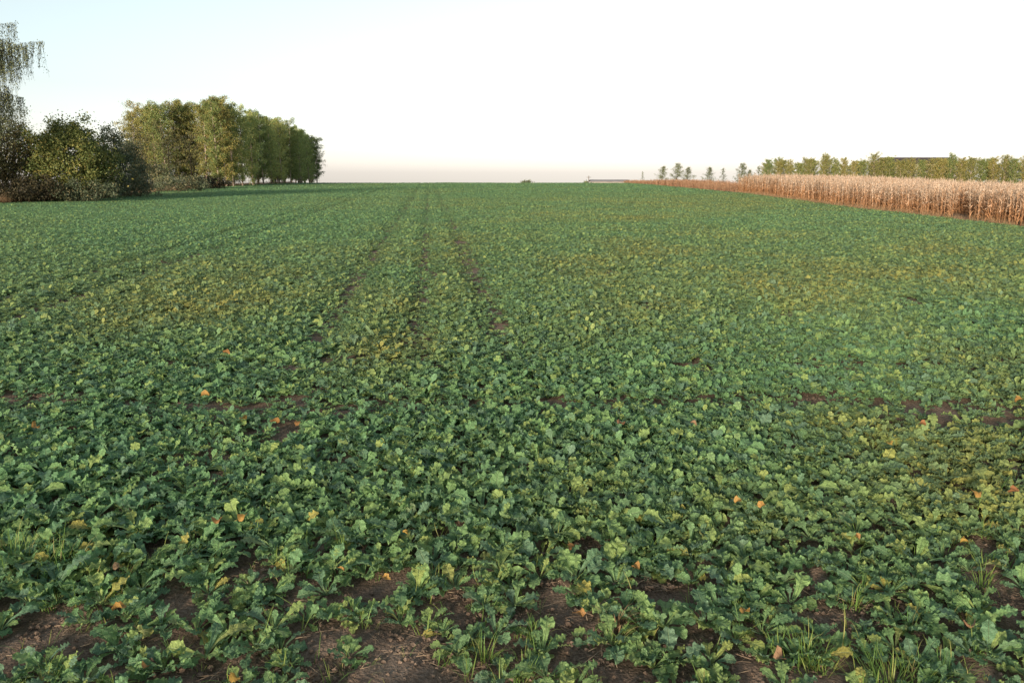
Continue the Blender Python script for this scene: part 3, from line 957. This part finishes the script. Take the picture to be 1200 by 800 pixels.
def bush_geo(seed, rx, ry, h, n_clumps, per, leaf, base=0.0, sigma=.26, ragged=.2, stems=6):
    rg = np.random.default_rng(seed)
    T, G = Geo(), Geo()
    cs = []
    while len(cs) < n_clumps:
        d = rg.normal(0, 1, 3); d /= np.linalg.norm(d)
        r = rg.uniform(.35, 1) ** .5 * (1 + rg.normal(0, ragged * .6))
        c = np.array([d[0] * rx * r, d[1] * ry * r, h * .5 + base * .5 + d[2] * (h - base) * .5 * r])
        if c[2] > .05: cs.append(c)
    cs = np.array(cs)
    P, tn = [], []
    for c in cs:
        m = int(per * rg.uniform(.4, 1.6))
        sg = sigma * rg.uniform(.6, 1.4)
        q = c + rg.normal(0, 1, (m, 3)) * sg * np.array([1, 1, .8])
        q = q[q[:, 2] > 0.03]
        P.append(leaf_quads(rg, q, leaf)); tn.append(np.clip(rg.normal(rg.uniform(.2, .7), .15, len(q)), 0, .98))
    G.quads(np.concatenate(P), np.concatenate(tn))
    for k in range(stems):
        c = cs[int(rg.integers(len(cs)))]
        b = np.array([rg.normal(0, rx * .15), rg.normal(0, ry * .15), -.1])
        mid = b * .4 + c * .6 + rg.normal(0, .15, 3); mid[2] = c[2] * .5 + .1
        r0 = rg.uniform(.012, .022) * h
        v, f = tube_geo([b, b * .6 + mid * .4, mid, c], [r0, r0 * .8, r0 * .55, r0 * .2], 5)
        T.add(v, f)
    # bare twigs sticking out of the top
    for k in range(stems * 2):
        c = cs[int(rg.integers(len(cs)))]
        if c[2] < h * .55: continue
        e = c + np.array([rg.normal(0, .25), rg.normal(0, .25), rg.uniform(.25, .7)]) * h * .16
        v, f = tube_geo([c, (c + e) / 2 + rg.normal(0, .03, 3), e], [.018, .013, .006], 4)
        T.add(v, f)
    return T, G

def place_tree(name, meshes, loc, rz, sc, label, cat, group=None, parts=('trunk', 'crown')):
    r = empty(name, loc, rz)
    r.scale = sc if isinstance(sc, tuple) else (sc, sc, sc)
    tag(r, label, cat, group)
    for pn, me in zip(parts, meshes): link_obj(pn, me, r)
    return r

def as_mesh(TG, tm, cm, n1='trunk', n2='crown'):
    return TG[0].mesh(n1, tm), TG[1].mesh(n2, cm, False)

def swap_leaf(meshes, cm):
    c = meshes[1].copy(); c.materials[0] = cm
    return meshes[0], c

ORD = ['first', 'second', 'third', 'fourth', 'fifth', 'sixth', 'seventh', 'eighth', 'ninth', 'tenth', 'eleventh', 'twelfth', 'thirteenth', 'fourteenth', 'fifteenth', 'sixteenth',
       'seventeenth', 'eighteenth', 'nineteenth', 'twentieth', 'twenty-first', 'twenty-second', 'twenty-third', 'twenty-fourth', 'twenty-fifth', 'twenty-sixth', 'twenty-seventh', 'twenty-eighth', 'twenty-ninth', 'thirtieth']

# birch grove: unit trees 10 m tall
BIRCH = [as_mesh(birch_geo(20 + k, 10, 1.7, 12500, .066, .9, .08, 50, .07), M['bark_birch'], M['birch_leaf']) for k in range(5)]
GOLD = [swap_leaf(m, M['birch_gold']) for m in BIRCH]
DARK = [swap_leaf(m, M['birch_dark']) for m in BIRCH]
SIL_X = [140, 150, 160, 190, 215, 235, 265, 285, 300, 320, 340, 355, 370, 378, 392]
SIL_Y = [140, 128, 119, 119, 114, 117, 112, 119, 127, 134, 141, 149, 160, 171, 190]
def grove_tree(px, dist, kind, label, group, k, top=0):
    p = at(px, 210, dist)
    z = float(terrain(p.x, dist))
    ht = at(px, np.interp(px, SIL_X, SIL_Y) + top, dist).z - z
    sc = ht / 10.3
    w = sc * random.uniform(.9, 1.15) * (1.15 if sc < 1.1 else 1)
    place_tree('birch_tree', kind[k % 5], (p.x, dist, z - .05), random.uniform(0, 6.28), (w, w, sc), label, 'tree', group)
front = [(243, 127), (256, 124), (266, 125), (273, 128), (284, 131), (296, 135), (308, 140), (319, 145), (330, 150), (341, 155), (352, 160), (362, 164), (371, 168)]
for k, (px, d) in enumerate(front):
    kind = GOLD if k in (0, 2) else (BIRCH if k in (1, 3) else DARK if k % 3 else BIRCH)
    look = 'golden birch with a bright pale trunk' if k in (0, 2) else ('tall birch with a pale trunk' if k < 4 else 'green birch')
    grove_tree(px, d, kind, '%s, %s along the grove edge from the old tree' % (look, ORD[k]), 'birches of the grove', k, random.uniform(-3, 5))
for k in range(46):
    px = random.uniform(156, 368)
    d0 = np.interp(px, [150, 262, 375], [122, 126, 168])
    d = d0 + random.uniform(3, 20)
    kind = (GOLD if random.random() < .45 else BIRCH) if px < 270 else (DARK if random.random() < .5 else BIRCH)
    lab = 'birch standing inside the grove behind the dark old tree' if px < 235 else 'birch standing inside the grove behind its edge trees'
    grove_tree(px, d, kind, lab, 'birches inside the grove', k, random.uniform(-1, 12))

# weeping tree reaching in over the hedge
wt = as_mesh(birch_geo(61, 11.3, 4.7, 46000, .062, 1.0, .45, 60, .016, strand=2.0), M['bark_dark'], M['grey_leaf'])
p = at(-34, 237, 58)
place_tree('weeping_birch', wt, (p.x, 58, 0), 0.6, (1, 1, .98), 'tall grey-green weeping birch rising above the hedge, cut by the frame', 'tree')
p = at(12, 230, 66)
place_tree('willow_bush', as_mesh(bush_geo(62, 2.1, 1.8, 7.4, 120, 110, .06, 2.0, .30, .3, 9), M['bark_dark'], M['grey_leaf']), (p.x, 66, 0), 0, 1, 'thin grey-green bushy tree below the weeping birch', 'tree')

def bush(px, dist, w_px, top_py, seed, mat, label, base=0.0, clumps=110, per=75, leaf=.085, name='hedge_bush', depth=.8, cat='bush', stems=8, group=None, sigma=.3, ragged=.2):
    p = at(px, 215, dist)
    z = float(terrain(p.x, dist))
    h = at(px, top_py, dist).z - z
    rx = w_px / 2 / FPX * dist * CP
    place_tree(name, as_mesh(bush_geo(seed, rx, rx * depth, h, clumps, per, leaf, base, sigma, ragged, stems), M['bark_dark'], mat), (p.x, dist, z), 0, 1, label, cat, group)

bush(14, 63, 66, 146, 71, M['bush_brown'], 'brown-leaved hedge bush under the weeping birch', 1.0, 130, 70)
bush(-30, 60, 60, 165, 79, M['bush_brown'], 'dark brown hedge bush at the outer end of the hedge, cut by the frame', 0.2, 110, 70)
bush(86, 64, 92, 143, 72, M['bush_olive'], 'big round olive-green bush, the brightest of the hedge', 0.0, 330, 110, .085)
bush(125, 70, 56, 146, 73, M['bush_dark'], 'dark green bush with bare twigs just behind the olive bush', 0.0, 120, 70)
bush(152, 78, 44, 162, 74, M['bush_dark'], 'dark bush between the olive bush and the old tree', 0.0, 110, 70)
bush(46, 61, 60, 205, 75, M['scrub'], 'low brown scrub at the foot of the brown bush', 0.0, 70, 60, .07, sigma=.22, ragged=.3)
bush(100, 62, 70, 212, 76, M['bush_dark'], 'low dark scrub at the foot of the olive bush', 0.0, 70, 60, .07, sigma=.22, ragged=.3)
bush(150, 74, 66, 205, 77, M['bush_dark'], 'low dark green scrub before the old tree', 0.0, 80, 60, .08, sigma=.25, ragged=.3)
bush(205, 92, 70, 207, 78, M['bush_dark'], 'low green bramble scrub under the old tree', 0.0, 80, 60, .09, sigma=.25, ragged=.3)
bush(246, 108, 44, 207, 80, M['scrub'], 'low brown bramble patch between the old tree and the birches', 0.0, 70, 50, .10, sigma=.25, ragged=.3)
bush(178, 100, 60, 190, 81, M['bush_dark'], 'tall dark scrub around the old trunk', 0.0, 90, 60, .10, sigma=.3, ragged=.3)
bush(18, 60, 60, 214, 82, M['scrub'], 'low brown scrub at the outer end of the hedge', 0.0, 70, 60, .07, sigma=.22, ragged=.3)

# the dark old tree with sparse brown leaves
def old_tree(px, dist, top, seed, width, label, low=.35):
    p = at(px, 210, dist); z = float(terrain(p.x, dist))
    h = at(px, top, dist).z - z
    m = as_mesh(birch_geo(seed, h, width, 1500, .09, .35, low, 26, .09), M['bark_dark'], M['bush_brown'])
    place_tree('old_tree', m, (p.x, dist, z), .4, (1, 1, 1), label, 'tree')
old_tree(171, 98, 157, 84, 2.6, 'dark old tree with a sparse brown crown in front of the birches')
old_tree(199, 102, 153, 85, 2.4, 'dark thick-trunked tree with brown leaves next to the old one')
old_tree(226, 106, 160, 86, 1.6, 'dark thin tree with few brown leaves at the grove corner')

# saplings on the far side, between the weeds and the maize
SMALL = [(753, 201, 168, .8, 'tiny bare sapling, outermost of the small trees over the weeds'), (776, 195, 160, 1, 'slim bushy sapling over the weeds, second after the bare one'), (793, 191, 158, 1.05, 'tallest of the slim saplings over the brown weeds'),
         (806, 196, 156, 1.1, 'bushy sapling close beside the tallest one'), (831, 196, 150, 1.0, 'grey-green sapling standing alone over the weeds'), (847, 197, 148, 1.2, 'sparse wide sapling before the maize begins'),
         (869, 191, 125, .9, 'dark narrow sapling where the maize begins'), (878, 199, 128, .8, 'small sapling beside the dark narrow one'), (889, 195, 140, 1.3, 'sparse pale sapling over the first maize stalks')]
SAP = [as_mesh(birch_geo(40 + k, 5, 1.15, 9000, .05, .1, .03, 60, .07), M['bark_birch'], M['birch_leaf']) for k in range(4)]
SAPO = [swap_leaf(m, M['birch_gold']) for m in SAP]
SAPS = [as_mesh(birch_geo(50 + k, 5, 1.7, 4200, .06, .25, .04, 44, .07, cone=True), M['bark_dark'], M['grey_leaf']) for k in range(4)]
THIN = as_mesh(birch_geo(47, 5, 1.2, 1300, .06, .3, .08, 26, .06, cone=True), M['bark_dark'], M['grey_leaf'])
for k, (px, top, d, w, lab) in enumerate(SMALL):
    p = at(px, 210, d); z = float(terrain(p.x, d)); sc = (at(px, top, d).z - z) / 5.1
    m = THIN if 'bare' in lab[:12] or 'sparse' in lab else SAPS[k % 4]
    place_tree('sapling', m, (p.x, d, z), k * 1.7, (sc * w * 1.35, sc * w * 1.35, sc), lab, 'tree', 'saplings over the weeds')
FARROW = [(900, 187), (912, 189), (925, 189), (937, 192), (948, 186), (965, 181), (978, 188), (988, 186), (1000, 189), (1011, 188), (1023, 181), (1033, 186), (1042, 184), (1054, 188), (1066, 187), (1078, 188), (1090, 186), (1102, 187),
          (1113, 182), (1126, 186), (1138, 185), (1150, 187), (1163, 186), (1176, 183), (1188, 186), (1200, 183), (1213, 186)]
for k, (px, top) in enumerate(FARROW):
    d = 148 + random.uniform(-2, 2)
    p = at(px, 210, d); z = float(terrain(p.x, d)); sc = (at(px, top, d).z - z) / 5.1
    w = sc * random.uniform(.95, 1.3)
    place_tree('young_birch', (SAPO if k % 3 else SAP)[k % 4], (p.x, d, z), k * 2.1, (w, w, sc), 'young birch behind the maize, %s of the row counted from the saplings' % ORD[k], 'tree', 'young birches behind the maize')
for k in range(42):
    px = 896 + k * 7.6 + random.uniform(-3, 3); d = 156 + random.uniform(-2, 6); top = 188 + random.uniform(-2, 6)
    p = at(px, 210, d); z = float(terrain(p.x, d)); sc = (at(px, top, d).z - z) / 5.1
    w = sc * random.uniform(1.1, 1.5)
    place_tree('young_birch', (SAPO if k % 3 == 0 else SAP)[k % 4], (p.x, d, z), k * 2.1, (w, w, sc), 'young birch in the back row hidden behind the first row over the maize', 'tree', 'young birches in the back row')

# ------------------------------------------------------------------ far buildings
def box(g, x0, x1, y0, y1, z0, z1):
    v = [(x0, y0, z0), (x1, y0, z0), (x1, y1, z0), (x0, y1, z0), (x0, y0, z1), (x1, y0, z1), (x1, y1, z1), (x0, y1, z1)]
    g.add(v, [(3, 2, 1, 0), (4, 5, 6, 7), (0, 1, 5, 4), (1, 2, 6, 5), (2, 3, 7, 6), (3, 0, 4, 7)])

def barn(name, px0, px1, top, dist, eave_drop, depth, wall, roof, label):
    a, b = at(px0, top, dist), at(px1, top, dist)
    x0, x1, zr = a.x, b.x, a.z
    cxm = (x0 + x1) / 2
    z0 = float(terrain(cxm, dist)) - 0.3
    hw = (x1 - x0) / 2
    r = empty(name, (cxm, dist, z0))
    tag(r, label, 'building')
    H = zr - z0; E = H - eave_drop
    g = Geo()
    # walls with gables
    v = [(-hw, 0, 0), (hw, 0, 0), (hw, depth, 0), (-hw, depth, 0), (-hw, 0, E), (hw, 0, E), (hw, depth, E), (-hw, depth, E), (-hw, depth / 2, H - .12), (hw, depth / 2, H - .12)]
    g.add(v, [(0, 1, 5, 4), (1, 2, 6, 9, 5), (2, 3, 7, 6), (3, 0, 4, 8, 7)])
    w = g.build('wall', wall, r, False)
    g = Geo(); o = .45; t = .12
    for s in (0, 1):
        y0_, y1_ = (-o, depth / 2) if s == 0 else (depth + o, depth / 2)
        k = eave_drop / (depth / 2) * o
        v = [(-hw - o, y0_, E - k), (hw + o, y0_, E - k), (hw + o, y1_, H - .02), (-hw - o, y1_, H - .02)]
        v += [(x, y, z + t) for x, y, z in v]
        g.add(v, [(3, 2, 1, 0), (4, 5, 6, 7), (0, 1, 5, 4), (1, 2, 6, 5), (2, 3, 7, 6), (3, 0, 4, 7)])
    g.build('roof', roof, r, False)
    g = Geo(); box(g, -1.5, 1.5, -.06, -.01, 0, min(2.4, E * .8)); dr = g.build('door', M['wood'], r, False)
    g = Geo(); box(g, .9, 1.05, -.12, -.062, 1.0, 1.15); g.build('handle', M['roof_dark'], dr, False)
    nwin = max(2, int(hw / 2.5))
    for s in (-1, 1):
        for q in range(nwin):
            x = s * (3.0 + q * (hw - 3.4) / nwin)
            g = Geo(); box(g, x - .5, x + .5, -.05, -.01, E * .45, E * .45 + .7); g.build('window', M['glass'], r, False)
    return r
barn('long_barn', 1046, 1125, 184.6, 186, 1.3, 10, M['wall_pale'], M['roof_dark'], 'long barn with a dark roof showing over the young birches')
barn('low_shed', 694, 737, 211.0, 262, .5, 8, M['wall_pale'], M['roof_pale'], 'long low pale shed on the skyline beside the weeds')
p = at(690, 206, 262); z = float(terrain(p.x, 262))
v, f = tube_geo([(0, 0, -.3), (0, 0, (p.z - z) * .6), (0, 0, p.z - z)], [.13, .11, .09], 6)
g = Geo(); g.add(v, f); box(g, -.7, .7, -.06, .06, p.z - z - .55, p.z - z - .43)
o = g.build('utility_pole', M['wood']); o.location = (p.x, 262, z)
tag(o, 'thin wooden pole at the end of the low pale shed', 'pole')
bush(618, 232, 13, 211.9, 90, M['grey_leaf'], 'small rounded far bush alone on the skyline', 0, 40, 40, .16, name='far_bush', sigma=.4)
bush(686, 240, 8, 212.2, 91, M['grey_leaf'], 'tiny far bush on the skyline by the thin pole', 0, 24, 30, .16, name='far_bush', sigma=.35)

# each plant is named after the landmark nearest to it
STOP = ('a', 'the', 'of', 'by', 'at', 'in', 'on', 'over', 'beside', 'between', 'one', 'to', 'and', 'under', 'above', 'among', 'two', 'next', 'from', 'out', 'lying', 'caught', 'hanging', 'hidden', 'standing', 'leaning', 'poking', 'bare', 'dark', 'wide', 'lower', 'rapeseed', 'alone', 'edge', 'yellowing', 'thin', 'picture', 'upright')
marks = [(ground(px, py), lab) for px, py, nb, h, sp, lab in TUFTS] + [(ground(px, py, z), lab) for px, py, z, lab, sc in LEAVES]
slots = {}
for o in PLANTS:
    x, y = o.location.x, o.location.y
    pos, lab = min(marks, key=lambda m: (m[0].x - x) ** 2 + (m[0].y - y) ** 2)
    dx, dy = x - pos.x, y - pos.y
    side = ('right of' if dx > 0 else 'left of') if abs(dx) > abs(dy) else ('behind' if dy > 0 else 'in front of')
    slots.setdefault((lab, side), []).append((dx * dx + dy * dy, o))
for (lab, side), row in slots.items():
    w = lab.replace(',', '').split()[:7]
    while w[-1] in STOP: w.pop()
    for k, (d, o) in enumerate(sorted(row, key=lambda t: t[0])):
        look = 'yellowing' if 'yellowing' in o['label'] else ('large' if o.scale.x > 1.05 else 'small' if o.scale.x < .88 else 'medium')
        o['label'] = '%s rapeseed plant, %s one %s the %s' % (look, ORD[k] if k else 'nearest', side, ' '.join(w))
